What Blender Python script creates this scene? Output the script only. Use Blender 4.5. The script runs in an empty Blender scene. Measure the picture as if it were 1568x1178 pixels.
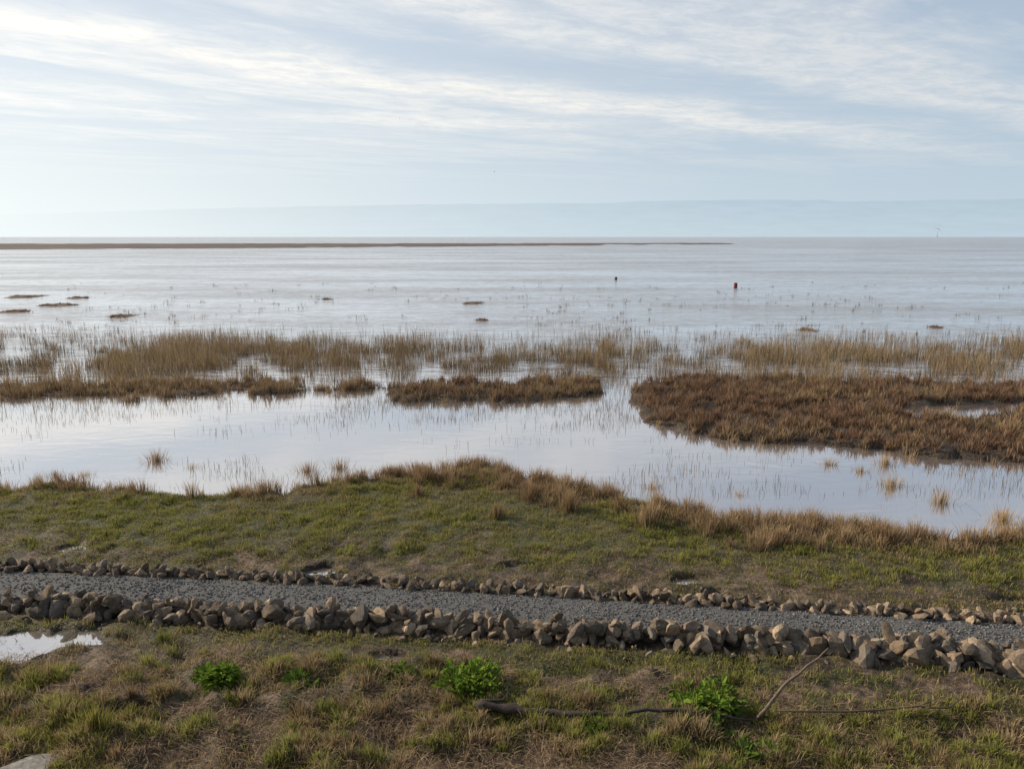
import bpy, bmesh, math
import numpy as np
from mathutils import Vector, Matrix
rng=np.random.default_rng(7)
S=bpy.context.scene
S.view_settings.view_transform='Standard'; S.view_settings.look='None'; S.view_settings.exposure=0
H=6.0; F=1132.0; PITCH=math.radians(11.3)
# ---------------------------------------------------------------- camera
cam=bpy.data.cameras.new("camera"); co=bpy.data.objects.new("camera",cam); S.collection.objects.link(co)
co.location=(0,0,H); co.rotation_euler=(math.radians(90)-PITCH,0,math.radians(0.0))
cam.sensor_width=36; cam.lens=26; cam.clip_end=40000; cam.clip_start=0.1; S.camera=co
def P(px,py,z=0.12):
    a=(px-784)/F; b=(589-py)/F
    dz=b*math.cos(PITCH)-math.sin(PITCH); dy=math.cos(PITCH)+b*math.sin(PITCH)
    t=(z-H)/dz
    return (a*t,dy*t)
def line(pts,z=0.12):
    w=sorted([P(x,y,z) for x,y in pts]); xs=np.array([p[0] for p in w]); ys=np.array([p[1] for p in w])
    xs=np.concatenate([[xs[0]-14],xs,[xs[-1]+14]])
    sl0=(ys[2]-ys[0])/(xs[3]-xs[1]); sl1=(ys[-1]-ys[-3])/(xs[-2]-xs[-4])
    ys=np.concatenate([[ys[0]-14*sl0*0.5],ys,[ys[-1]+14*sl1*0.5]])
    return lambda x: np.interp(x,xs,ys)
# ---------------------------------------------------------------- noise
T=rng.random((256,256))
def vn(x,y):
    xi=np.floor(x).astype(int); yi=np.floor(y).astype(int); fx=x-xi; fy=y-yi
    fx=fx*fx*(3-2*fx); fy=fy*fy*(3-2*fy)
    a=T[xi&255,yi&255]; b=T[(xi+1)&255,yi&255]; c=T[xi&255,(yi+1)&255]; d=T[(xi+1)&255,(yi+1)&255]
    return (a*(1-fx)+b*fx)*(1-fy)+(c*(1-fx)+d*fx)*fy
def fbm(x,y,s=1.0,o=4,seed=0):
    x=np.asarray(x,float)/s+seed*17.3+300; y=np.asarray(y,float)/s+seed*9.1+300; r=0;a=0.5;t=0
    for i in range(o):
        r=r+a*vn(x,y); t+=a; a*=0.5; x=x*2.03+5.1; y=y*2.03+3.7
    return r/t
def sst(a,b,x):
    t=np.clip((x-a)/(b-a),0,1); return t*t*(3-2*t)
def polysd(poly,x,y):
    poly=np.array(poly); n=len(poly); d=np.full(x.shape,1e9); ins=np.zeros(x.shape,bool)
    for i in range(n):
        ax,ay=poly[i]; bx,by=poly[(i+1)%n]
        ex,ey=bx-ax,by-ay; t=np.clip(((x-ax)*ex+(y-ay)*ey)/(ex*ex+ey*ey),0,1)
        d=np.minimum(d,np.hypot(x-ax-t*ex,y-ay-t*ey))
        c=((ay>y)!=(by>y))&(x<(bx-ax)*(y-ay)/((by-ay) if by!=ay else 1e-9)+ax); ins^=c
    return np.where(ins,d,-d)
# ---------------------------------------------------------------- layout
shore=line([(0,746),(100,738),(200,741),(350,746),(430,741),(540,731),(640,718),(740,714),(800,731),(900,748),(1000,768),(1150,793),(1250,798),(1350,815),(1568,819)])
pathF=line([(0,874),(120,878),(300,886),(450,893),(600,900),(700,905),(850,913),(1000,923),(1150,931),(1300,940),(1450,949),(1568,956)],0.17)
rockN=line([(0,944),(250,952),(450,964),(700,976),(900,986),(1150,1001),(1350,1014),(1568,1030)])
def pathN(x): return rockN(x)+0.42
islA=[P(*p) for p in [(560,588),(700,583),(830,580),(918,582),(926,598),(880,607),(800,612),(700,613),(610,606)]]
islC=[P(*p) for p in [(-300,600),(-20,588),(150,583),(300,580),(480,582),(560,590),(530,598),(380,602),(240,606),(100,606),(-60,618),(-300,640)]]
islB=[P(*p) for p in [(958,585),(1060,577),(1200,578),(1400,583),(1568,588),(1800,595),(2100,640),(2000,740),(1700,712),(1568,708),(1450,696),(1300,680),(1180,674),(1050,661),(985,642),(970,610)]]
hol=[P(*p) for p in [(1350,624),(1430,614),(1560,612),(1640,614),(1640,630),(1560,632),(1440,638),(1380,636)]]
puds=[(P(68,985),(0.8,0.45)),(P(20,1000),(0.5,0.3)),(P(497,871),(0.32,0.2)),(P(1052,888),(0.25,0.22)),(P(1535,914),(0.35,0.12)),(P(1095,905),(0.2,0.1)),(P(200,1093),(0.22,0.08)),(P(590,1003),(0.25,0.09)),(P(120,838),(.5,.14)),(P(790,868),(.3,.1))]
def island(x,y):
    w=(fbm(x,y,1.6,4,3)-.5)*2.2
    w2=(fbm(x,y,.5,3,33)-.5)*1.0
    mA=polysd(islA,x,y)+w*.8+w2; mC=polysd(islC,x,y)+w*1.6-0.2+w2; mB=polysd(islB,x,y)+w*.7+w2
    hB=polysd(hol,x,y)+w*.5
    m=np.maximum(np.maximum(sst(-.25,.35,mA),0.75*sst(-.5,.6,mC)),sst(-.25,.35,mB))
    return m, sst(-.1,.25,hB)
def pudm(x,y):
    m=np.zeros(x.shape)
    for (cx,cy),(rx,ry) in puds:
        r=np.sqrt(((x-cx)/rx)**2+((y-cy)/ry)**2)+(fbm(x,y,.3,4,8)-.5)*2.0
        m=np.maximum(m,1-sst(.75,1.15,r))
    return m
def landsd(x,y): return shore(x)-y+(fbm(x,y,1.3,4,1)-.5)*1.5
def mudzone(x,y):
    sF=(y-pathF(x))/(shore(x)-pathF(x)+1e-6); return (y>pathF(x))*(1-sst(.25,.5,sF))
def height(x,y):
    sd=landsd(x,y); land=sst(-.7,.5,sd)
    z=-0.25+land*0.37
    front=1-sst(8.7,10.2,y)
    z=z+land*((fbm(x,y,1.3,3,2)-.5)*(.12+.18*front)+(fbm(x,y,.33,3,4)-.5)*(.12+.16*front+.06*mudzone(x,y)))
    z=z+0.06*front
    near=(y>0)&(y<70)&(np.abs(x)<60)
    im=np.zeros(x.shape);hm=np.zeros(x.shape); im[near],hm[near]=island(x[near],y[near])
    zi=-0.25+im*.38+(fbm(x,y,.7,3,5)-.5)*.28*im-hm*.19
    z=np.where(im>.01,np.maximum(z,zi),z)
    a=sst(-.12,.05,y-(pathN(x)-.1))*sst(-.12,.05,pathF(x)+.1-y)
    z=z*(1-a)+.155*a
    z=z-pudm(x,y)*.10
    return z
# ---------------------------------------------------------------- helpers
def N(nt,t,**k):
    n=nt.nodes.new(t)
    for a,b in k.items():
        if a.startswith('i_'):
            n.inputs[int(a[2:]) if a[2:].isdigit() else a[2:].replace('_',' ')].default_value=b
        else: setattr(n,a,b)
    return n
def mathn(nt,op,a,b=None,c=None,clamp=False):
    n=nt.nodes.new('ShaderNodeMath'); n.operation=op; n.use_clamp=clamp
    for i,v in enumerate((a,b,c)):
        if v is None: continue
        if isinstance(v,(int,float)): n.inputs[i].default_value=v
        else: nt.links.new(v,n.inputs[i])
    return n.outputs[0]
def newmat(name):
    m=bpy.data.materials.new(name); m.use_nodes=True; m.node_tree.nodes.clear(); return m,m.node_tree
def ramp(nt,fac,stops):
    r=nt.nodes.new('ShaderNodeValToRGB'); nt.links.new(fac,r.inputs[0])
    e=r.color_ramp.elements
    while len(e)<len(stops): e.new(.5)
    for el,(p,c) in zip(e,stops):
        el.position=p; el.color=(c,c,c,1) if isinstance(c,(int,float)) else (*c,1)
    return r.outputs[0]
def mrange(nt,v,a,b,c,d):
    n=N(nt,'ShaderNodeMapRange'); nt.links.new(v,n.inputs[0])
    for i,k in enumerate((a,b,c,d)): n.inputs[i+1].default_value=k
    return n.outputs[0]
def mixc(nt,fac,a,b,mode='MIX'):
    n=nt.nodes.new('ShaderNodeMix'); n.data_type='RGBA'; n.blend_type=mode
    for s,v in ((n.inputs[0],fac),(n.inputs[6],a),(n.inputs[7],b)):
        if isinstance(v,(int,float)): s.default_value=v
        elif isinstance(v,tuple): s.default_value=(*v,1)
        else: nt.links.new(v,s)
    return n.outputs[2]
def mesh_obj(name,verts,loops,sizes,mat,cols=None,smooth=False):
    me=bpy.data.meshes.new(name); verts=np.asarray(verts,np.float32)
    me.vertices.add(len(verts)); me.vertices.foreach_set('co',verts.ravel())
    loops=np.asarray(loops,np.int32).ravel(); sizes=np.asarray(sizes,np.int32)
    me.loops.add(len(loops)); me.loops.foreach_set('vertex_index',loops)
    me.polygons.add(len(sizes)); st=np.concatenate([[0],np.cumsum(sizes)[:-1]]).astype(np.int32)
    me.polygons.foreach_set('loop_start',st); me.polygons.foreach_set('loop_total',sizes)
    me.update(calc_edges=True)
    me.polygons.foreach_set('use_smooth',np.full(len(sizes),smooth))
    if cols is not None:
        at=me.color_attributes.new('Col','FLOAT_COLOR','POINT')
        c=np.ones((len(verts),4),np.float32); c[:,:3]=cols; at.data.foreach_set('color',c.ravel())
    me.materials.append(mat); me.validate()
    o=bpy.data.objects.new(name,me); S.collection.objects.link(o); return o
# ---------------------------------------------------------------- materials
def veg_mat(name,trans=.35):
    m,nt=newmat(name); L=nt.links
    at=N(nt,'ShaderNodeAttribute',attribute_name='Col')
    d=N(nt,'ShaderNodeBsdfDiffuse'); t=N(nt,'ShaderNodeBsdfTranslucent')
    L.new(at.outputs[0],d.inputs[0]); L.new(at.outputs[0],t.inputs[0])
    mx=N(nt,'ShaderNodeMixShader'); mx.inputs[0].default_value=trans; L.new(d.outputs[0],mx.inputs[1]); L.new(t.outputs[0],mx.inputs[2])
    o=N(nt,'ShaderNodeOutputMaterial'); L.new(mx.outputs[0],o.inputs[0]); return m
M_grass=veg_mat('grass_blades'); M_reed=veg_mat('reed_stems',.25); M_leaf=veg_mat('broad_leaves',.4)
def solid_mat(name,scale,bump,rough=.85,attr=True,col=(.2,.2,.2),dist=.02,var=.6,spec=.3):
    m,nt=newmat(name); L=nt.links
    tc=N(nt,'ShaderNodeNewGeometry'); n=N(nt,'ShaderNodeTexNoise',i_Scale=scale,i_Detail=6.0,i_Roughness=.65); L.new(tc.outputs['Position'],n.inputs['Vector'])
    f=ramp(nt,n.outputs[0],[(.3,1-var),(.7,1+var*.5)])
    if attr: base=N(nt,'ShaderNodeAttribute',attribute_name='Col').outputs[0]
    else: base=col
    c=mixc(nt,1.0,base,f,'MULTIPLY')
    b=N(nt,'ShaderNodeBsdfPrincipled'); L.new(c,b.inputs['Base Color']); b.inputs['Roughness'].default_value=rough; b.inputs['Specular IOR Level'].default_value=spec
    bp=N(nt,'ShaderNodeBump',i_Strength=bump,i_Distance=dist); L.new(n.outputs[0],bp.inputs['Height']); L.new(bp.outputs[0],b.inputs['Normal'])
    o=N(nt,'ShaderNodeOutputMaterial'); L.new(b.outputs[0],o.inputs[0]); return m
M_ground=solid_mat('marsh_soil',16,1.0,.65,dist=.10,spec=.35,var=.75)
M_rock=solid_mat('rough_stone',14,.7,.85,dist=.02,var=.5,spec=.2)
M_path=solid_mat('path_gravel_bed',60,.9,.85,attr=False,col=(.15,.147,.147),dist=.02,var=.7)
M_wood=solid_mat('weathered_wood',30,.8,.8,dist=.01,var=.5)
M_paint=solid_mat('weathered_paint',12,.3,.6,dist=.01,var=.3)
def water_mat(name,rip=True):
    m,nt=newmat(name); L=nt.links
    g=N(nt,'ShaderNodeNewGeometry'); sp=N(nt,'ShaderNodeSeparateXYZ'); L.new(g.outputs['Position'],sp.inputs[0])
    def nz(sx,sy,det,rg=.5,rot=.12,dist=0.):
        mp=N(nt,'ShaderNodeMapping'); mp.inputs['Scale'].default_value=(sx,sy,1); mp.inputs['Rotation'].default_value=(0,0,rot); L.new(g.outputs['Position'],mp.inputs[0])
        n=N(nt,'ShaderNodeTexNoise',i_Scale=1.0,i_Detail=det,i_Roughness=rg,i_Distortion=dist); L.new(mp.outputs[0],n.inputs['Vector']); return n.outputs[0]
    n1=nz(1.1,2.6,4.,.5,.15,.5); n2=nz(.25,.6,3.)
    patch=ramp(nt,nz(.012,.045,8.,.68,.0),[(.42,.0),(.58,1.0)])
    wv=nz(.45,1.0,6.,.78,.1,.3)
    wvf=nz(.06,.17,6.,.78,.05,.3)
    yr=mrange(nt,sp.outputs[1],27,46,.03,1.0 if rip else .03)
    st=mathn(nt,'MULTIPLY',yr,mathn(nt,'ADD',mathn(nt,'MULTIPLY',patch,.5),.5))
    hh=mathn(nt,'ADD',n1,mathn(nt,'MULTIPLY',n2,1.2))
    bp=N(nt,'ShaderNodeBump',i_Distance=.22); L.new(st,bp.inputs['Strength']); L.new(hh,bp.inputs['Height'])
    fr=N(nt,'ShaderNodeFresnel',i_IOR=1.33); L.new(bp.outputs[0],fr.inputs['Normal'])
    fac=mathn(nt,'POWER',fr.outputs[0],.28,clamp=True)
    fac=mathn(nt,'MULTIPLY',fac,mrange(nt,sp.outputs[1],60,500,1.0,.78))
    fac=mathn(nt,'MULTIPLY',fac,mathn(nt,'SUBTRACT',1.05,mathn(nt,'MULTIPLY',patch,mathn(nt,'MULTIPLY',yr,.24))))
    w=mathn(nt,'ADD',mathn(nt,'MULTIPLY',mathn(nt,'SUBTRACT',wv,.5),1.9),mathn(nt,'MULTIPLY',mathn(nt,'SUBTRACT',wvf,.5),1.1))
    fac=mathn(nt,'MULTIPLY',fac,mathn(nt,'ADD',1.0,mathn(nt,'MULTIPLY',w,mathn(nt,'MULTIPLY',yr,.85))),clamp=True)
    d=N(nt,'ShaderNodeBsdfDiffuse'); d.inputs[0].default_value=(.22,.19,.178,1)
    gl=N(nt,'ShaderNodeBsdfGlossy'); gl.inputs[0].default_value=(.99,.99,1,1); L.new(mrange(nt,yr,0,1,.05,.16),gl.inputs['Roughness'])
    L.new(bp.outputs[0],gl.inputs['Normal'])
    mx=N(nt,'ShaderNodeMixShader'); L.new(fac,mx.inputs[0]); L.new(d.outputs[0],mx.inputs[1]); L.new(gl.outputs[0],mx.inputs[2])
    o=N(nt,'ShaderNodeOutputMaterial'); L.new(mx.outputs[0],o.inputs[0]); return m
M_water=water_mat('estuary_water'); M_pud=water_mat('puddle_water',False)
# ---------------------------------------------------------------- ground sheet
def graded(lo,hi,step,far,g=1.12):
    a=list(np.arange(lo,hi,step)); s=step
    while a[-1]<far: s*=g; a.append(a[-1]+s)
    s=step; b=[]; v=lo
    while v>-far: s*=g; v-=s; b.append(v)
    return np.array(b[::-1]+a)
gx=graded(-15,15,.065,10000); gy=graded(6.5,20,.05,10000,1.045)
X,Y=np.meshgrid(gx,gy); nx,ny=len(gx),len(gy)
Z=height(X,Y)
def lerp(a,b,t): t=np.asarray(t)[...,None]; return np.array(a)*(1-t)+np.array(b)*t
def zones(x,y):
    sF=(y-pathF(x))/(shore(x)-pathF(x)+1e-6)
    n=fbm(x,y,1.4,4,11); n2=fbm(x,y*2.4,.9,4,12); n3=fbm(x,y,.35,3,13)
    behind=y>pathF(x)
    rx=sst(-2,7,x)
    mudb=(1-sst(.16+.10*rx,.36+.34*rx,sF+(n2-.5)*.9))
    mudb=mudb*(.5+.5*sst(.40,.55,n3*.6+n2*.4))
    strb=sst(.72,.98,sF+(n-.5)*.5+.12*sst(-3,5,x))
    dF=rockN(x)-y
    fr=sst(1.2,2.6,dF+(n-.5)*2.2)
    mudf=sst(.46,.60,n2*.5+n3*.5+.14*fr-.02)
    mudf=np.maximum(mudf,(1-sst(0.0,.22,dF))*.8)
    strf=fr*sst(.38,.6,n)
    lp=np.exp(-(((x+5.2)/2.2)**2+((y-9.3)/.9)**2))
    mudf=np.maximum(mudf,.75*lp); strf=np.maximum(strf,lp*.6)
    mud=np.where(behind,mudb*.95,mudf); st=np.where(behind,strb,strf)
    return np.clip(mud,0,1),np.clip(st,0,1),n,n3
mud,stw,n,n3=zones(X,Y)
G=lerp((.07,.072,.028),(.11,.105,.04),n3); BR=lerp((.07,.047,.034),(.25,.175,.12),sst(.3,.75,fbm(X,Y,.2,4,20))); ST=lerp((.14,.10,.055),(.25,.18,.105),n3)
C=G*(1-mud[...,None])+BR*mud[...,None]; C=C*(1-.5*stw[...,None])+ST*.5*stw[...,None]
wet=1-sst(-.05,.45,landsd(X,Y)); C=C*(1-wet[...,None])+np.array((.09,.068,.052))*wet[...,None]
pm=pudm(X,Y); C=C*(1-.5*pm[...,None])
vx=np.stack([X.ravel(),Y.ravel(),Z.ravel()],1)
I=np.arange(nx*ny).reshape(ny,nx); q=np.stack([I[:-1,:-1],I[:-1,1:],I[1:,1:],I[1:,:-1]],-1).reshape(-1,4)
mesh_obj('ground',vx,q,np.full(len(q),4),M_ground,C.reshape(-1,3),True)
xs=np.array([-10000,-60]+list(np.linspace(-40,40,161))+[60,10000]); yb=shore(xs)-1.6
v=[(x,y,0) for x,y in zip(xs,yb)]+[(x,10000,0) for x in xs]; k=len(xs)
qq=[(i,i+1,k+i+1,k+i) for i in range(k-1)]
mesh_obj('estuary_water',v,qq,[4]*len(qq),M_water)
def hz(x,y): return height(np.atleast_1d(np.float64(x)),np.atleast_1d(np.float64(y)))
for (cx,cy),(rx,ry) in puds:
    a=np.linspace(0,2*math.pi,33)[:-1]
    px=cx+np.cos(a)*rx*1.5; py=cy+np.sin(a)*ry*1.5
    xx,yy=np.meshgrid(np.linspace(-.5,.5,9)*rx+cx,np.linspace(-.5,.5,9)*ry+cy)
    zc=float(np.percentile(height(xx,yy),40))+.03
    mesh_obj('puddle',np.stack([px,py,np.full(32,zc)],1),np.arange(32),[32],M_pud)
xs=np.linspace(-22,22,177); ts=np.linspace(0,1,7); v=[]
for t in ts:
    yy=pathN(xs)*(1-t)+pathF(xs)*t
    v.append(np.stack([xs,yy,.165+.03*math.sin(math.pi*t)+(fbm(xs,yy,.5,3,30)-.5)*.02],1))
v=np.concatenate(v); I=np.arange(len(v)).reshape(7,177); q=np.stack([I[:-1,:-1],I[:-1,1:],I[1:,1:],I[1:,:-1]],-1).reshape(-1,4)
mesh_obj('gravel_path',v,q,np.full(len(q),4),M_path,None,True)
# ---------------------------------------------------------------- rocks
def ico(sub):
    bm=bmesh.new(); bmesh.ops.create_icosphere(bm,subdivisions=sub,radius=1.0)
    V=np.array([v.co[:] for v in bm.verts]); Fc=np.array([[v.index for v in f.verts] for f in bm.faces]); bm.free(); return V,Fc
V2,F2=ico(3); V1,F1=ico(1); V22,F22=ico(2)
def rmat():
    q=rng.normal(size=4); q/=np.linalg.norm(q); w,x,y,z=q
    return np.array([[1-2*(y*y+z*z),2*(x*y-z*w),2*(x*z+y*w)],[2*(x*y+z*w),1-2*(x*x+z*z),2*(y*z-x*w)],[2*(x*z-y*w),2*(y*z+x*w),1-2*(x*x+y*y)]])
def rocks(name,items,V,Fc,mat,planes=10,smooth=False,off=(.38,.85)):
    vs=[];fs=[];cs=[];o=0
    for (x,y,z,r,c,flat) in items:
        v=V.copy()
        for _ in range(planes):
            nn=rng.normal(size=3); nn/=np.linalg.norm(nn); of=rng.uniform(*off)
            d=v@nn; v=v-np.outer(np.maximum(0,d-of),nn)
        v=v*np.array([rng.uniform(.9,1.8),rng.uniform(.75,1.15),rng.uniform(.5,1.0)])*1.25
        v=v@rmat().T if not flat else v
        if flat: v=v*np.array([1.3,1,.6])
        v=v*r+np.array([x,y,z]); vs.append(v); fs.append(Fc+o); o+=len(V); cs.append(np.tile(c,(len(V),1)))
    fs=np.concatenate(fs)
    return mesh_obj(name,np.concatenate(vs),fs,np.full(len(fs),3),mat,np.concatenate(cs),smooth)
def rcol():
    t=rng.random(); b=np.array([.28,.205,.14])*(1-t)+np.array([.15,.13,.11])*t
    if rng.random()<.2: b=np.array([.38,.29,.20])
    return b*rng.uniform(.5,1.25)
it=[];x=-18.
while x<18:
    yb=float(rockN(x)); big=1+.15*(x>4)
    hv_=fbm(np.array([x]),np.array([1.]),.8,2,41)[0]
    for k in range(3):
        r=rng.uniform(.05,.15)*big; it.append((x+rng.uniform(-.08,.08),yb+rng.uniform(.0,.42),.12+r*.4,r,rcol(),0))
    for k in range(2):
        if rng.random()<.5+hv_*.7:
            r=rng.uniform(.05,.13)*big
            it.append((x+rng.uniform(-.08,.08),yb+rng.uniform(.1,.34),.25+rng.uniform(0,.07),r,rcol(),0))
    if rng.random()<hv_*.8: it.append((x,yb+rng.uniform(.15,.3),.35+rng.uniform(0,.05),rng.uniform(.05,.11),rcol(),0))
    x+=rng.uniform(.11,.17)
for k in range(160):
    x=rng.uniform(-10,10); it.append((x,float(rockN(x))-abs(rng.normal(0,.12)),.13,rng.uniform(.02,.06),rcol(),0))
rocks('stone_edging',it,V22,F22,M_rock)
it=[];x=-18.
while x<18:
    yb=float(pathF(x)); dens=.45+.45*fbm(np.array([x]),np.array([3.]),1.2,2,40)[0]*2
    for k in range(3):
        if rng.random()<dens*.9:
            r=rng.uniform(.04,.10); it.append((x+rng.uniform(-.06,.06),yb+rng.uniform(-.02,.26),.15+r*.5,r,rcol(),0))
    if rng.random()<.5: r=rng.uniform(.045,.085); it.append((x,yb+rng.uniform(.04,.18),.26,r,rcol(),0))
    x+=rng.uniform(.10,.17)
for k in range(90):
    x=rng.uniform(-10,10); it.append((x,float(pathF(x))+.2+abs(rng.normal(0,.25)),.13,rng.uniform(.02,.05),rcol(),0))
rocks('stone_edging',it,V22,F22,M_rock)
it=[]
for i in range(9000):
    x=rng.uniform(-11,11); t=rng.random(); y=float(pathN(x)*(1-t)+pathF(x)*t); g=rng.uniform(.07,.27)
    it.append((x,y,.168+.03*math.sin(math.pi*t),rng.uniform(.007,.016),np.array([g,g*.99,g*.98]),0))
rocks('gravel',it,V1,F1,M_rock,1)
bx,by=P(60,1190,.2); rocks('boulder',[(bx-.1,by-.17,.10,.46,np.array([.30,.28,.255]),1)],V2,F2,M_rock,14,off=(.55,.9))
# ---------------------------------------------------------------- blades
def blades(name,x,y,z,h,w,lean,cb,ct,mat,ang=None):
    n=len(x); a=rng.uniform(0,2*np.pi,n) if ang is None else ang
    dx,dy=np.cos(a),np.sin(a); b=rng.uniform(0,np.pi,n); wx,wy=np.cos(b)*w/2,np.sin(b)*w/2
    V=np.zeros((n,5,3)); hl=np.sqrt(np.maximum(h*h-lean*lean,(h*.15)**2))
    V[:,0]=np.stack([x-wx,y-wy,z-.02],1); V[:,1]=np.stack([x+wx,y+wy,z-.02],1)
    mxx,myy,mz=x+dx*lean*.32,y+dy*lean*.32,z+hl*.6
    V[:,2]=np.stack([mxx+wx*.8,myy+wy*.8,mz],1); V[:,3]=np.stack([mxx-wx*.8,myy-wy*.8,mz],1)
    V[:,4]=np.stack([x+dx*lean,y+dy*lean,z+hl],1)
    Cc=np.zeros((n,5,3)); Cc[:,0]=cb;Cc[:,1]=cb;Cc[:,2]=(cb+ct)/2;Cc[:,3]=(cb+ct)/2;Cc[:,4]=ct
    base=np.arange(n)[:,None]*5; L=base+np.array([[0,1,2,3,3,2,4]]); sz=np.tile([4,3],n)
    return mesh_obj(name,V.reshape(-1,3),L,sz,mat,Cc.reshape(-1,3),False)
def pts(n,y0,y1,k=.74,pad=2.0):
    y=np.sqrt(rng.uniform(y0*y0,y1*y1,n)); x=rng.uniform(-1,1,n)*(k*y+pad); return x,y
def mixcol(a,b,t): return np.array(a)*(1-t[:,None])+np.array(b)*t[:,None]
GA,GB=(.15,.18,.04),(.52,.50,.15)
x,y=pts(520000,6.3,19.5)
m,s,n_,n3_=zones(x,y); sd=landsd(x,y)
keep=(sd>.15)&~((y>rockN(x)-.02)&(y<pathF(x)+.2))&(pudm(x,y)<.3)
cl=fbm(x,y,.22,3,50); dens=(1-.84*m)*(.12+1.9*np.clip(cl-.3,0,1)); keep&=rng.random(len(x))<dens*1.3
x,y,m,s,n3_,cl,n_=[q_[keep] for q_ in (x,y,m,s,n3_,cl,n_)]
z=height(x,y); t=rng.random(len(x)); front=1-sst(8.6,10.0,y)
gcol=mixcol(GA,GB,np.clip(t*.6+cl*.4,0,1)); dry=mixcol((.32,.22,.12),(.64,.50,.29),t)
fd=(rng.random(len(x))<(.20+.5*s+.35*m+.18*(n_>.53))).astype(float)
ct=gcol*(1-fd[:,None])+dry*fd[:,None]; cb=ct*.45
h=(.03+.05*rng.random(len(x)))*(.4+1.3*cl)*(1+.35*front+.4*s)
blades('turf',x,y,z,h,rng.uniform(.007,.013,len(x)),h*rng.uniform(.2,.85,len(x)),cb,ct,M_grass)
def tufts(name,cx,cy,nper,rad,hh,colA,colB,mat,w=(.007,.013),leanf=(.1,.9),zf=None,el=1.5,an=.9,base=.4):  # base darkens blade feet, painting shade into the gaps under tussocks
    n=len(cx); sc=rng.uniform(.5,1.35,n); k=(nper*sc).astype(int); idx=np.repeat(np.arange(n),k)
    a=rng.uniform(0,2*np.pi,len(idx)); r=np.abs(rng.normal(0,.55,len(idx)))*rad*sc[idx]; ex=rng.uniform(1,el,n)[idx]
    x=cx[idx]+np.cos(a)*r*ex; y=cy[idx]+np.sin(a)*r
    z=height(x,y) if zf is None else zf+0*x
    h=hh*sc[idx]*rng.uniform(.4,1.2,len(idx)); t=rng.random(len(idx)); ht=rng.random(n)[idx]
    ct=mixcol(colA,colB,np.clip(t*.5+ht*.6,0,1))
    lean=h*np.clip(r/(rad*sc[idx])*leanf[1]*rng.uniform(.4,1.3,len(idx))+leanf[0],0,.97)
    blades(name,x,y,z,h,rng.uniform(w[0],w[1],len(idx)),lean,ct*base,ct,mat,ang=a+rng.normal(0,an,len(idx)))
x,y=pts(3400,6.6,10.3,.74,1.5); d=rockN(x)-y; k=(d>.4)&(rng.random(len(x))<sst(.3,2.3,d)*.75)&(pudm(x,y)<.05)&(fbm(x,y,.8,4,60)>.47); x,y=x[k],y[k]
g=rng.random(len(x))<.56
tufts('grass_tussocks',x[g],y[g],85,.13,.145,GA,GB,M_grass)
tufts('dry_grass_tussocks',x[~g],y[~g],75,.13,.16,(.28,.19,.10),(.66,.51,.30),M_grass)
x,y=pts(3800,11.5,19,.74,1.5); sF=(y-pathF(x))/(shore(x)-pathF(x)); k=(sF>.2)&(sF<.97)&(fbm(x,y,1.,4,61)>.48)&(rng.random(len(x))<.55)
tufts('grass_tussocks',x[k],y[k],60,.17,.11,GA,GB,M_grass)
x,y=pts(11000,13,22,.74,2); sd=landsd(x,y); px=784+x/y*1110
w=np.interp(px,[-200,0,60,120,200,420,560,620,760,900,1000,1150,1250,1400,1568],[.4,.4,.55,.6,.35,.5,.8,1.1,1.1,1,1,1.1,1,.8,.7])
wd=np.interp(px,[0,500,640,800,1000,1250,1568],[.7,.8,1.5,1.4,1.7,2.2,1.6])
k=(sd>-.25)&(sd<wd)&(rng.random(len(x))<w*.55*(1-np.clip(sd/wd,0,1))**.7)&(fbm(x,y,.8,3,62)>.36); x,y=x[k],y[k]
tufts('dry_bank_grass',x,y,90,.18,.33,(.28,.18,.105),(.66,.49,.30),M_reed,w=(.007,.012),leanf=(.08,.6),an=.7)
c=[(1268,712),(1318,722),(1355,712),(1365,745),(1410,742),(1470,728),(1350,775),(1400,790),(1535,800),(240,706),(295,716),(85,730),(130,728),(760,800),(990,812),(1240,800),(1130,770),(950,790),(1280,815),(640,765),(870,790),(1540,790),(1440,770),(60,722),(470,722),(520,718),(1130,758),(1000,748)]
cc=np.array([P(*p,0.) for p in c])
tufts('dry_grass_clumps',cc[:,0],cc[:,1],190,.20,.44,(.32,.21,.11),(.64,.47,.28),M_reed,w=(.008,.013),leanf=(.05,.5),an=.5)
# ---------------------------------------------------------------- saltmarsh vegetation
x,y=pts(170000,17,46,.74,4); im,hm=island(x,y); keep=(im>.4)&(hm<.3); x,y,im=x[keep],y[keep],im[keep]
z=height(x,y); t=rng.random(len(x)); f3=fbm(x,y,.35,3,72)
ct=mixcol((.13,.085,.06),(.38,.25,.165),np.clip(t*.6+(f3-.3)*.9,0,1))
h=(.08+.14*rng.random(len(x)))*(.5+1.0*f3)
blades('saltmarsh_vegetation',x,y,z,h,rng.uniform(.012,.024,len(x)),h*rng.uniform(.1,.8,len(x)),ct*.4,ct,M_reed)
x,y=pts(28000,17,46,.74,4); im,hm=island(x,y); keep=(im>.22)&(hm<.2)&(rng.random(len(x))<.25+1.1*sst(.42,.6,fbm(x,y,1.0,3,73))); x,y,im=x[keep],y[keep],im[keep]
ed=(im<.85)|(fbm(x,y,1.8,3,71)>.55)
tufts('saltmarsh_tussocks',x[~ed],y[~ed],32,.19,.30,(.18,.11,.075),(.46,.30,.195),M_reed,w=(.014,.026),leanf=(.1,.8))
tufts('straw_tussocks',x[ed],y[ed],32,.18,.33,(.24,.16,.10),(.60,.44,.26),M_reed,w=(.012,.022),leanf=(.1,.75))
x,y=pts(560000,25,52,.74,6); bc=36.5+(fbm(x,x*0,7.,3,80)-.5)*6
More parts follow.
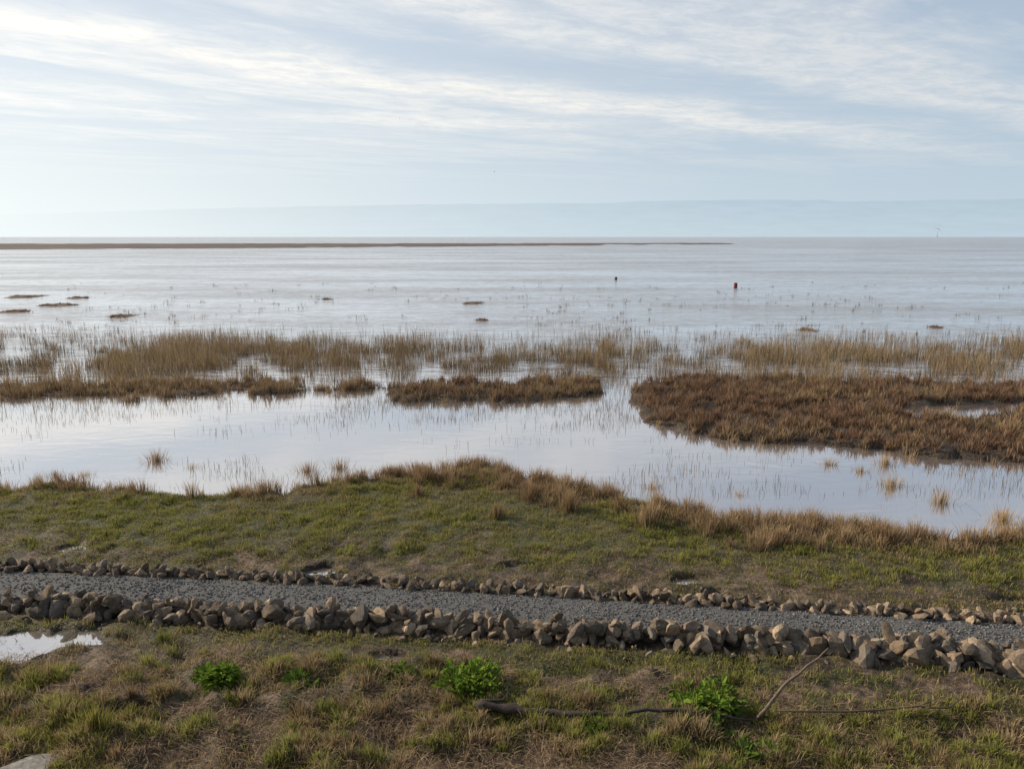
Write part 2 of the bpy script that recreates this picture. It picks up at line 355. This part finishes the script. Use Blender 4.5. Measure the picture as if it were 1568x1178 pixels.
band=np.exp(-((y-bc)/5.6)**2); cl=fbm(x,y,.9,4,81); cl2=fbm(x,y*.5,4.,3,82)
px=784+x/y*1110
lf=np.interp(px,[0,500,900,960,1568],[1.2,1.2,1.1,.85,.8])
keep=rng.random(len(x))<np.clip(band*sst(.44,.62,cl*.7+cl2*.3+.025)*.66*lf,0,1)
x,y=x[keep],y[keep]; cl2=cl2[keep]; t=rng.random(len(x))
ct=mixcol((.22,.15,.085),(.58,.43,.26),np.clip(t*.8+(cl2-.4)*.7,0,1)); gsel=rng.random(len(x))<.2; ct[gsel]*=np.array([.5,.62,.6]); h=rng.uniform(.2,.74,len(x))*(.7+.6*cl2)
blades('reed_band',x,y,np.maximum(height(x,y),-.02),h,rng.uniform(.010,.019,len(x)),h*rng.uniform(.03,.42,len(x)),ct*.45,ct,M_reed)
x,y=pts(80000,16.5,33,.74,4); cl=fbm(x,y*1.6,1.5,4,83); cl2=fbm(x,y,4.5,3,84); im,_=island(x,y)
keep=(landsd(x,y)<.05)&(im<.3)&(rng.random(len(x))<sst(.42,.68,cl*.5+cl2*.5)*.6); x,y=x[keep],y[keep]
h=rng.uniform(.07,.26,len(x)); t=rng.random(len(x)); ct=mixcol((.12,.09,.06),(.36,.27,.16),t)
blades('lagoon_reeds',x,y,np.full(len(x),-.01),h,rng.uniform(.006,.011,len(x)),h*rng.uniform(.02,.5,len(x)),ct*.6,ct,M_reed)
x,y=pts(2600,43,100,.74,6); k=(fbm(x,y,6,3,85)>.48)&(rng.random(len(x))<np.interp(y,[43,55,75,100],[.9,.5,.22,.06])); x,y=x[k],y[k]
tufts('cordgrass_tufts',x,y,10,.25,.26,(.16,.12,.07),(.36,.27,.15),M_reed,w=(.014,.026),leanf=(.05,.7),zf=-.01,el=2.5)
# ---------------------------------------------------------------- low mud banks in open water
hv=[];hf=[];hc=[];o=0; tx=[];ty=[]
NR,NA=10,40
def hummock(px,py,wpx,asp=1.0):
    global o
    cx,cy=P(px,py,0); r=wpx/F*cy/2*1.1
    a=np.linspace(0,2*np.pi,NA,endpoint=False); ed=.5+1.0*fbm(np.cos(a)*1.0+px,np.sin(a)*1.0+py,.6,3,14)
    V=[]
    for i in range(NR+1):
        f=i/NR; X_=np.cos(a)*r*ed*f; Y_=np.sin(a)*r*asp*1.6*ed*f; zz=.09*(1-f**2)-.02*f+(fbm(X_+px,Y_,.4,3,15)-.5)*.12*(1-f)
        V.append(np.stack([X_+cx,Y_+cy,zz],1))
    V=np.concatenate(V); I=np.arange(len(V)).reshape(NR+1,NA); J=np.roll(I,-1,1)
    q=np.stack([I[:-1],I[1:],J[1:],J[:-1]],-1).reshape(-1,4)
    hv.append(V);hf.append(q+o);o+=len(V);hc.append(np.tile(np.array([.18,.12,.085])*rng.uniform(.7,1.3),(len(V),1)))
    k=int(9*r/.5)+1; b=rng.uniform(0,6.28,k); q_=rng.random(k)*1.1*r; tx.extend(cx+np.cos(b)*q_); ty.extend(cy+np.sin(b)*q_*asp)
for a in [(40,455,42,1),(120,457,26,1),(95,468,56,.6),(20,478,50,.6),(187,485,34,1),(725,465,28,1),(738,491,22,.6),(1238,506,24,1),(1432,502,18,.6),(500,459,14,.5)]: hummock(*a)
hf_=np.concatenate(hf); mesh_obj('mud_banks',np.concatenate(hv),hf_,np.full(len(hf_),4),M_ground,np.concatenate(hc),True)
tufts('mud_bank_grass',np.array(tx),np.array(ty),26,.3,.15,(.18,.11,.075),(.44,.30,.19),M_reed,w=(.02,.04),leanf=(.1,.8),zf=.03,el=2)
# ---------------------------------------------------------------- distant marsh strip
xs=np.linspace(-900,200,330); ts=np.linspace(0,1,40); v=[];c=[]
for t in ts:
    near=np.interp(xs,[-900,-330,-150,60,160,200],[230,290,370,500,590,620]); far=np.interp(xs,[-900,120,200],[650,650,640])
    yy=near*(1-t)+far*t; e=min(t,1-t)*5
    zz=-.3+np.clip(e,0,1)*1.0*sst(.28,.58,fbm(xs,yy*.6,24,5,90)+.16*t-.2*sst(0,200,xs))+ (fbm(xs,yy,6,3,91)-.5)*.5
    v.append(np.stack([xs,yy,zz],1)); c.append(mixcol((.10,.07,.055),(.19,.135,.105),fbm(xs,yy,20,3,92)))
v=np.concatenate(v); I=np.arange(len(v)).reshape(40,330); q=np.stack([I[:-1,:-1],I[:-1,1:],I[1:,1:],I[1:,:-1]],-1).reshape(-1,4)
mesh_obj('distant_saltmarsh',v,q,np.full(len(q),4),M_ground,np.concatenate(c),True)
# ---------------------------------------------------------------- hills (aerial haze painted as bluish emission, mostly transparent)
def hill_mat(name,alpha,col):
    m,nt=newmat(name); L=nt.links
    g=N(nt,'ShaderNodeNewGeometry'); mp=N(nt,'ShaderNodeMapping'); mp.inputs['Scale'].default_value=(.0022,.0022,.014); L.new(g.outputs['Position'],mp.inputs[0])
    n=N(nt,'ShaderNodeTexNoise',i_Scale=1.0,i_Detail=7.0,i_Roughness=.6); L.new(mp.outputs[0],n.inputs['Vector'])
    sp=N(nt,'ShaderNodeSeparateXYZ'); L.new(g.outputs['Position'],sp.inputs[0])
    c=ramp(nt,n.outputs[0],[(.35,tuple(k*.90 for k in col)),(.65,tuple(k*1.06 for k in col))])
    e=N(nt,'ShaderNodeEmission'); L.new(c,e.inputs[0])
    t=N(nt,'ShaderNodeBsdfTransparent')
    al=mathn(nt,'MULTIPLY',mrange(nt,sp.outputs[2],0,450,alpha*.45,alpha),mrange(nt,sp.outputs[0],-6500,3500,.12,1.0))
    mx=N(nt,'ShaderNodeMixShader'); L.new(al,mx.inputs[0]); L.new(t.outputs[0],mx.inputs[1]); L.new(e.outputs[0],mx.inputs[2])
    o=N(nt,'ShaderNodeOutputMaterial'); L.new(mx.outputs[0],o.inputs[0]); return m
def ridge(name,D,prof,mat,amp):
    xs=np.linspace(-9500,9500,700); px=784+xs/D*F/1.0*.98
    hh=np.interp(px,[p[0] for p in prof],[p[1] for p in prof])/F*D*.96; hh=hh+(fbm(xs,xs*0,600,6,95)-.5)*amp*(hh>5)
    hh=np.maximum(hh,-2)
    v=np.concatenate([np.stack([xs,np.full(700,D),np.full(700,-2.)],1),np.stack([xs,D+hh*3,hh],1)])
    q=np.array([(i,i+1,700+i+1,700+i) for i in range(699)]); mesh_obj(name,v,q,np.full(699,4),mat,None,True)
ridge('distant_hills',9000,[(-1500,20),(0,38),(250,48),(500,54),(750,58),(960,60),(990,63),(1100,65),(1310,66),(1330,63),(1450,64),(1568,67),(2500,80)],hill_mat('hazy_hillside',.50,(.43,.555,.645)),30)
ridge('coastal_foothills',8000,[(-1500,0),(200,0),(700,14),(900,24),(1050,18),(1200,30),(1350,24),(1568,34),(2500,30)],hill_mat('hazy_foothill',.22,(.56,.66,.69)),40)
# ---------------------------------------------------------------- small things
def bm_obj(name,bm,mat,col,parent=None,smooth=True):
    me=bpy.data.meshes.new(name); bm.to_mesh(me); bm.free()
    at=me.color_attributes.new('Col','FLOAT_COLOR','POINT'); at.data.foreach_set('color',np.tile([*col,1],(len(me.vertices),1)).astype(np.float32).ravel())
    for p in me.polygons: p.use_smooth=smooth
    me.materials.append(mat); o=bpy.data.objects.new(name,me); S.collection.objects.link(o); o.parent=parent; return o
def lathe(bm,prof,x,y,seg=20):
    rings=[[bm.verts.new((x+r*math.cos(2*math.pi*i/seg),y+r*math.sin(2*math.pi*i/seg),z)) for i in range(seg)] for r,z in prof]
    for a,b in zip(rings,rings[1:]):
        for i in range(seg): bm.faces.new((a[i],a[(i+1)%seg],b[(i+1)%seg],b[i]))
    bm.faces.new(rings[-1]); bm.faces.new(rings[0][::-1])
for (px,py,col,hh,r) in [(943,429,(.05,.035,.035),.4,.18),(1126,441,(.16,.025,.03),.58,.21)]:
    x,y=P(px,py,0); root=bpy.data.objects.new('marker_buoy',None); S.collection.objects.link(root)
    bm=bmesh.new(); lathe(bm,[(r*.8,-.2),(r,-.05),(r,hh*.28),(r*1.08,hh*.3),(r*1.08,hh*.36),(r,hh*.38),(r,hh*.8),(r*.9,hh*.88)],x,y); bm_obj('drum',bm,M_paint,col,root)
    bm=bmesh.new(); lathe(bm,[(r*1.05,hh*.86),(r*1.05,hh*.93),(r*.6,hh*.97),(r*.2,hh)],x,y); bm_obj('cap',bm,M_paint,tuple(c*.6 for c in col),root)
def tube(bm,pts_,rad,seg=8,jit=.12):
    rings=[]
    for i,(p,r) in enumerate(zip(pts_,rad)):
        p=Vector(p); d=(Vector(pts_[min(i+1,len(pts_)-1)])-Vector(pts_[max(i-1,0)])).normalized()
        u=(Vector((0,0,1))-d*d.z); u=u.normalized() if u.length>.1 else d.orthogonal().normalized(); w=d.cross(u)
        rings.append([bm.verts.new(p+(u*math.cos(2*math.pi*k/seg)+w*math.sin(2*math.pi*k/seg))*r*(1+rng.uniform(-jit,jit))) for k in range(seg)])
    for a,b in zip(rings,rings[1:]):
        for k in range(seg): bm.faces.new((a[k],a[(k+1)%seg],b[(k+1)%seg],b[k]))
    bm.faces.new(rings[-1]); bm.faces.new(rings[0][::-1])
def resamp(p,r,n,j):
    p=np.array(p,float); t=np.linspace(0,len(p)-1,n); k=np.arange(len(p))
    q=np.stack([np.interp(t,k,p[:,i]) for i in range(3)],1)+rng.normal(0,j,(n,3)); return [tuple(a) for a in q],list(np.interp(t,k,r))
def G3(px,py,dz):
    x,y=P(px,py,.2); return (x,y,float(hz(x,y)[0])+dz)
bm=bmesh.new()
p,r=resamp([G3(730,1092,.10),G3(790,1096,.12),G3(850,1102,.11),G3(905,1108,.11),G3(960,1110,.12),G3(1050,1110,.12),G3(1150,1108,.10)],[.055,.06,.045,.03,.022,.02,.014],26,.012); tube(bm,p,r,10,.2)
p,r=resamp([G3(735,1090,.15),G3(775,1088,.21)],[.03,.015],5,.004); tube(bm,p,r)
bm_obj('driftwood_log',bm,M_wood,(.06,.047,.04))
bx,by=P(1155,1100,.2); b0=(bx,by,.15)
bm=bmesh.new(); p,r=resamp([b0,(bx+.22,by+.05,.42),(bx+.40,by+.1,.62),(bx+.62,by+.15,.77),(bx+.80,by+.2,.90),(bx+.93,by+.22,1.02)],[.02,.02,.018,.015,.012,.008],18,.006); tube(bm,p,r)
p,r=resamp([(bx+.80,by+.2,.90),(bx+.90,by+.15,.90)],[.01,.004],4,.002); tube(bm,p,r)
bm_obj('leaning_stick',bm,M_wood,(.17,.13,.10))
bm=bmesh.new(); p,r=resamp([G3(1190,1096,.14),G3(1300,1096,.14),G3(1400,1098,.14),G3(1450,1095,.15),G3(1475,1083,.2)],[.01,.013,.013,.01,.006],18,.006); tube(bm,p,r)
p,r=resamp([G3(1400,1098,.14),G3(1440,1085,.2)],[.008,.004],4,.002); tube(bm,p,r)
bm_obj('fallen_branch',bm,M_wood,(.12,.09,.07))
def leafy(name,cx,cy,R,Hh,n,c1,c2,ll=(.06,.14)):
    z0=float(hz(cx,cy)[0]); n=int(n); V=np.zeros((n,6,3)); Cc=np.zeros((n,6,3)); ns=max(4,int(n/45)); sub=[(rng.uniform(0,6.28),R*rng.uniform(.1,.8)) for _ in range(ns)]
    for i in range(n):
        sa_,sr=sub[i%ns]; scx=cx+math.cos(sa_)*sr; scy=cy+math.sin(sa_)*sr*.8; R2=R*.42
        a=rng.uniform(0,2*math.pi); rr=R2*math.sqrt(rng.random()); e=rng.uniform(.1,1.1)
        c=np.array([scx+math.cos(a)*rr,scy+math.sin(a)*rr,z0+Hh*(.6+.4*math.sin(i%ns*2.1))*(1-(rr/R2)**2*.6)*rng.uniform(.2,1)])
        a2=a+rng.normal(0,.7); d=np.array([math.cos(a2)*math.cos(e),math.sin(a2)*math.cos(e),math.sin(e)*rng.choice([1,1,-.4])])
        s=np.array([-math.sin(a2),math.cos(a2),rng.normal(0,.3)]); u=np.cross(d,s); L_=rng.uniform(*ll); W=L_*rng.uniform(.2,.32)
        V[i]=[c,c+d*L_*.35+s*W+u*W*.3,c+d*L_*.75+s*W*.7+u*W*.2,c+d*L_-np.array([0,0,L_*.15]),c+d*L_*.75-s*W*.7+u*W*.2,c+d*L_*.35-s*W+u*W*.3]
        t=rng.random(); Cc[i]=np.array(c1)*(1-t)+np.array(c2)*t
    L=np.arange(n)[:,None]*6+np.array([[0,1,2,3,0,3,4,5]]); mesh_obj(name,V.reshape(-1,3),L,np.tile([4,4],n),M_leaf,Cc.reshape(-1,3))
g1=(.07,.12,.02); g2=(.22,.32,.05)
for px,py,R,Hh,n in [(335,1045,.34,.28,400),(712,1058,.42,.34,520),(1075,1085,.48,.30,600),(610,1036,.28,.14,140),(910,1120,.26,.2,110),(470,1048,.22,.16,90),(1140,1150,.3,.22,110)]:
    x,y=P(px,py,.2); leafy('leafy_plant',x,y,R,Hh,n,g1,g2 if n>300 else (.15,.22,.05))
x,y=P(100,1128,.2); tufts('yellow_green_tussock',np.array([x,x+.3,x-.4]),np.array([y,y+.1,y-.1]),250,.2,.24,(.20,.20,.05),(.55,.48,.14),M_grass)
x,y=pts(70000,6.4,10.2,.74,1.5); k=rng.random(len(x))<sst(.40,.58,fbm(x,y,.8,4,100)+.12*(1-sst(7.6,9,y)))*sst(.4,1.6,rockN(x)-y); x,y=x[k],y[k]
h=rng.uniform(.06,.26,len(x)); t=rng.random(len(x)); ct=mixcol((.13,.085,.06),(.62,.46,.31),t**1.5)
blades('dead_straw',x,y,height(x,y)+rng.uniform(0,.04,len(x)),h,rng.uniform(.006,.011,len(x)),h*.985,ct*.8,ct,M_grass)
x,y=pts(60000,10.8,15.5,.74,1.5); k=rng.random(len(x))<mudzone(x,y)*.6*sst(.4,.6,fbm(x,y*2,.7,4,101)); k&=(y>pathF(x)+.3); x,y=x[k],y[k]
h=rng.uniform(.04,.16,len(x)); t=rng.random(len(x)); ct=mixcol((.14,.10,.06),(.52,.38,.24),t**1.3)
blades('dead_straw',x,y,height(x,y)+rng.uniform(0,.02,len(x)),h,rng.uniform(.007,.012,len(x)),h*.96,ct*.7,ct,M_grass)
def bird(V,Fs,o,c,s,yaw,fly):
    R=np.array([[math.cos(yaw),-math.sin(yaw),0],[math.sin(yaw),math.cos(yaw),0],[0,0,1]])
    b=V1*np.array([.2,.075,.075]); hd=V1*.05+np.array([.19,0,.08]); tl=V1*np.array([.1,.04,.015])+np.array([-.22,0,.02]); bk=V1*np.array([.04,.012,.012])+np.array([.25,0,.075])
    for part in (b,hd,tl,bk): V.append((part*s)@R.T+c); Fs.append(F1+o); o+=len(part)
    if fly:
        w=np.array([[.08,0,.03],[-.08,0,.03],[.06,.28,.14],[-.05,.28,.14],[-.08,.6,.05],[.08,0,.04],[-.08,0,.04],[.06,-.28,.14],[-.05,-.28,.14],[-.08,-.6,.05]])
        V.append((w*s)@R.T+c); Fs.append(np.array([[0,1,3],[0,3,2],[2,3,4],[5,8,6],[5,7,8],[7,9,8]])+o); o+=10
    return o
def birdobj(name,lst,col):
    V=[];Fs=[];o=0
    for a in lst: o=bird(V,Fs,o,*a)
    Fs=np.concatenate(Fs); V=np.concatenate(V); mesh_obj(name,V,Fs,np.full(len(Fs),3),M_paint,np.tile(col,(len(V),1)))
for px,py,D in [(757,264,90),(612,182,110)]:
    a=(px-784)/F;b=(589-py)/F; d=np.array([a,math.cos(PITCH)+b*math.sin(PITCH),b*math.cos(PITCH)-math.sin(PITCH)])*D
    birdobj('flying_gull',[(d+np.array([0,0,H]),.35,.4,True)],(.12,.12,.12))
x,y=(1422-784)/F*6500,6500; root=bpy.data.objects.new('wind_turbine',None); S.collection.objects.link(root)
bm=bmesh.new(); lathe(bm,[(2.4,0),(1.3,75)],x,y,12); bm_obj('tower',bm,M_paint,(.5,.52,.54),root)
bm=bmesh.new(); tube(bm,[(x,y-5,76),(x,y+5,76)],[1.9,1.7],8,0); bm_obj('nacelle',bm,M_paint,(.5,.52,.54),root)
for i in range(3):
    a=math.radians(20+120*i); bm=bmesh.new(); tube(bm,[(x,y-6,76),(x+math.sin(a)*12,y-6,76+math.cos(a)*12),(x+math.sin(a)*36,y-6,76+math.cos(a)*36)],[1.2,1.5,.4],6,0); bm_obj('blade_%d'%(i+1),bm,M_paint,(.5,.52,.54),root)
# ---------------------------------------------------------------- light & sky
EL,AZ=27,-70
sd_=Vector((math.sin(math.radians(AZ))*math.cos(math.radians(EL)),math.cos(math.radians(AZ))*math.cos(math.radians(EL)),math.sin(math.radians(EL))))
sl=bpy.data.lights.new('sun','SUN'); sl.energy=5.0; sl.angle=math.radians(.6); sl.color=(1,.86,.66)
so=bpy.data.objects.new('sun',sl); S.collection.objects.link(so); so.rotation_euler=sd_.to_track_quat('Z','Y').to_euler()
W=bpy.data.worlds.new("World"); S.world=W; W.use_nodes=True; nt=W.node_tree; nt.nodes.clear(); L=nt.links
sky=N(nt,'ShaderNodeTexSky'); sky.sky_type='NISHITA'; sky.sun_disc=False; sky.sun_elevation=math.radians(EL); sky.sun_rotation=math.radians(AZ); sky.air_density=1.0; sky.dust_density=1.5; sky.ozone_density=1.5
tc=N(nt,'ShaderNodeTexCoord'); sp=N(nt,'ShaderNodeSeparateXYZ'); L.new(tc.outputs['Generated'],sp.inputs[0])
zc=mathn(nt,'MAXIMUM',sp.outputs[2],.015)
u=mathn(nt,'DIVIDE',sp.outputs[0],zc); v_=mathn(nt,'DIVIDE',sp.outputs[1],zc)
ca,sa=math.cos(math.radians(35)),math.sin(math.radians(35))
U=mathn(nt,'ADD',mathn(nt,'MULTIPLY',u,ca),mathn(nt,'MULTIPLY',v_,sa)); Vv=mathn(nt,'SUBTRACT',mathn(nt,'MULTIPLY',v_,ca),mathn(nt,'MULTIPLY',u,sa))
def cn(su,sv,det,off,rough=.55,dist=.3):
    c=N(nt,'ShaderNodeCombineXYZ'); L.new(mathn(nt,'MULTIPLY',U,su),c.inputs[0]); L.new(mathn(nt,'MULTIPLY',Vv,sv),c.inputs[1]); c.inputs[2].default_value=off
    n=N(nt,'ShaderNodeTexNoise',i_Scale=1.0,i_Detail=det,i_Roughness=rough,i_Distortion=dist); L.new(c.outputs[0],n.inputs['Vector']); return n.outputs[0]
nA=cn(.34,.95,9.,3.1,.62,.6); nB=cn(3.6,5.6,8.,7.7,.72,.4); nW=cn(.5,.6,6.,1.3,.6)
c1=ramp(nt,nA,[(.43,0.),(.60,1.)])
def gband(expr,k,warp):
    vw=mathn(nt,'ADD',expr,mathn(nt,'MULTIPLY',mathn(nt,'SUBTRACT',nW,.5),warp))
    return mathn(nt,'EXPONENT',mathn(nt,'MULTIPLY',mathn(nt,'MULTIPLY',vw,vw),-k))
b1=gband(mathn(nt,'SUBTRACT',Vv,4.6),4.5,2.3)
b2=gband(mathn(nt,'SUBTRACT',Vv,2.95),9.0,1.6)
s3=mathn(nt,'SUBTRACT',mathn(nt,'SUBTRACT',v_,mathn(nt,'MULTIPLY',u,.135)),7.1)
b3=mathn(nt,'MULTIPLY',gband(s3,3.0,2.2),mathn(nt,'EXPONENT',mathn(nt,'MULTIPLY',mathn(nt,'POWER',mathn(nt,'ABSOLUTE',mathn(nt,'ADD',u,.6)),2.),-.35)))
bands=mathn(nt,'MAXIMUM',mathn(nt,'MAXIMUM',b1,mathn(nt,'MULTIPLY',b2,.75)),mathn(nt,'MULTIPLY',b3,.95))
tex=ramp(nt,nB,[(.36,.42),(.60,1.)])
cl=mathn(nt,'MULTIPLY',mathn(nt,'MAXIMUM',mathn(nt,'MULTIPLY',c1,.65),bands),tex,clamp=True)
cl=mathn(nt,'MULTIPLY',cl,mrange(nt,sp.outputs[2],.06,.14,0,1))
dp=N(nt,'ShaderNodeVectorMath',operation='DOT_PRODUCT'); L.new(tc.outputs['Generated'],dp.inputs[0]); dp.inputs[1].default_value=sd_
gl=mathn(nt,'POWER',mathn(nt,'MULTIPLY_ADD',dp.outputs['Value'],.5,.5),3.0)
base=mixc(nt,.82,sky.outputs[0],mixc(nt,gl,(4.1,5.1,6.5),(8.2,8.9,9.6)))
haze=mixc(nt,gl,(5.3,6.7,7.6),(12.6,12.8,12.2))
base=mixc(nt,ramp(nt,sp.outputs[2],[(.0,.8),(.10,.40),(.3,.0)]),base,haze)
cc_=mixc(nt,gl,(7.5,7.6,7.6),(13.0,12.4,11.3))
fin=mixc(nt,cl,base,cc_)
dk=mathn(nt,'MULTIPLY',mrange(nt,sp.outputs[2],.5,.85,1.0,.5),mrange(nt,sp.outputs[1],-.7,.2,.55,1.0))
fin=mixc(nt,1.0,fin,mixc(nt,dk,(0.,.04,.12),(1.,1.,1.)),'MULTIPLY')
bg=N(nt,'ShaderNodeBackground'); bg.inputs[1].default_value=.1; L.new(fin,bg.inputs[0]); o=N(nt,'ShaderNodeOutputWorld'); L.new(bg.outputs[0],o.inputs[0])
print('done')
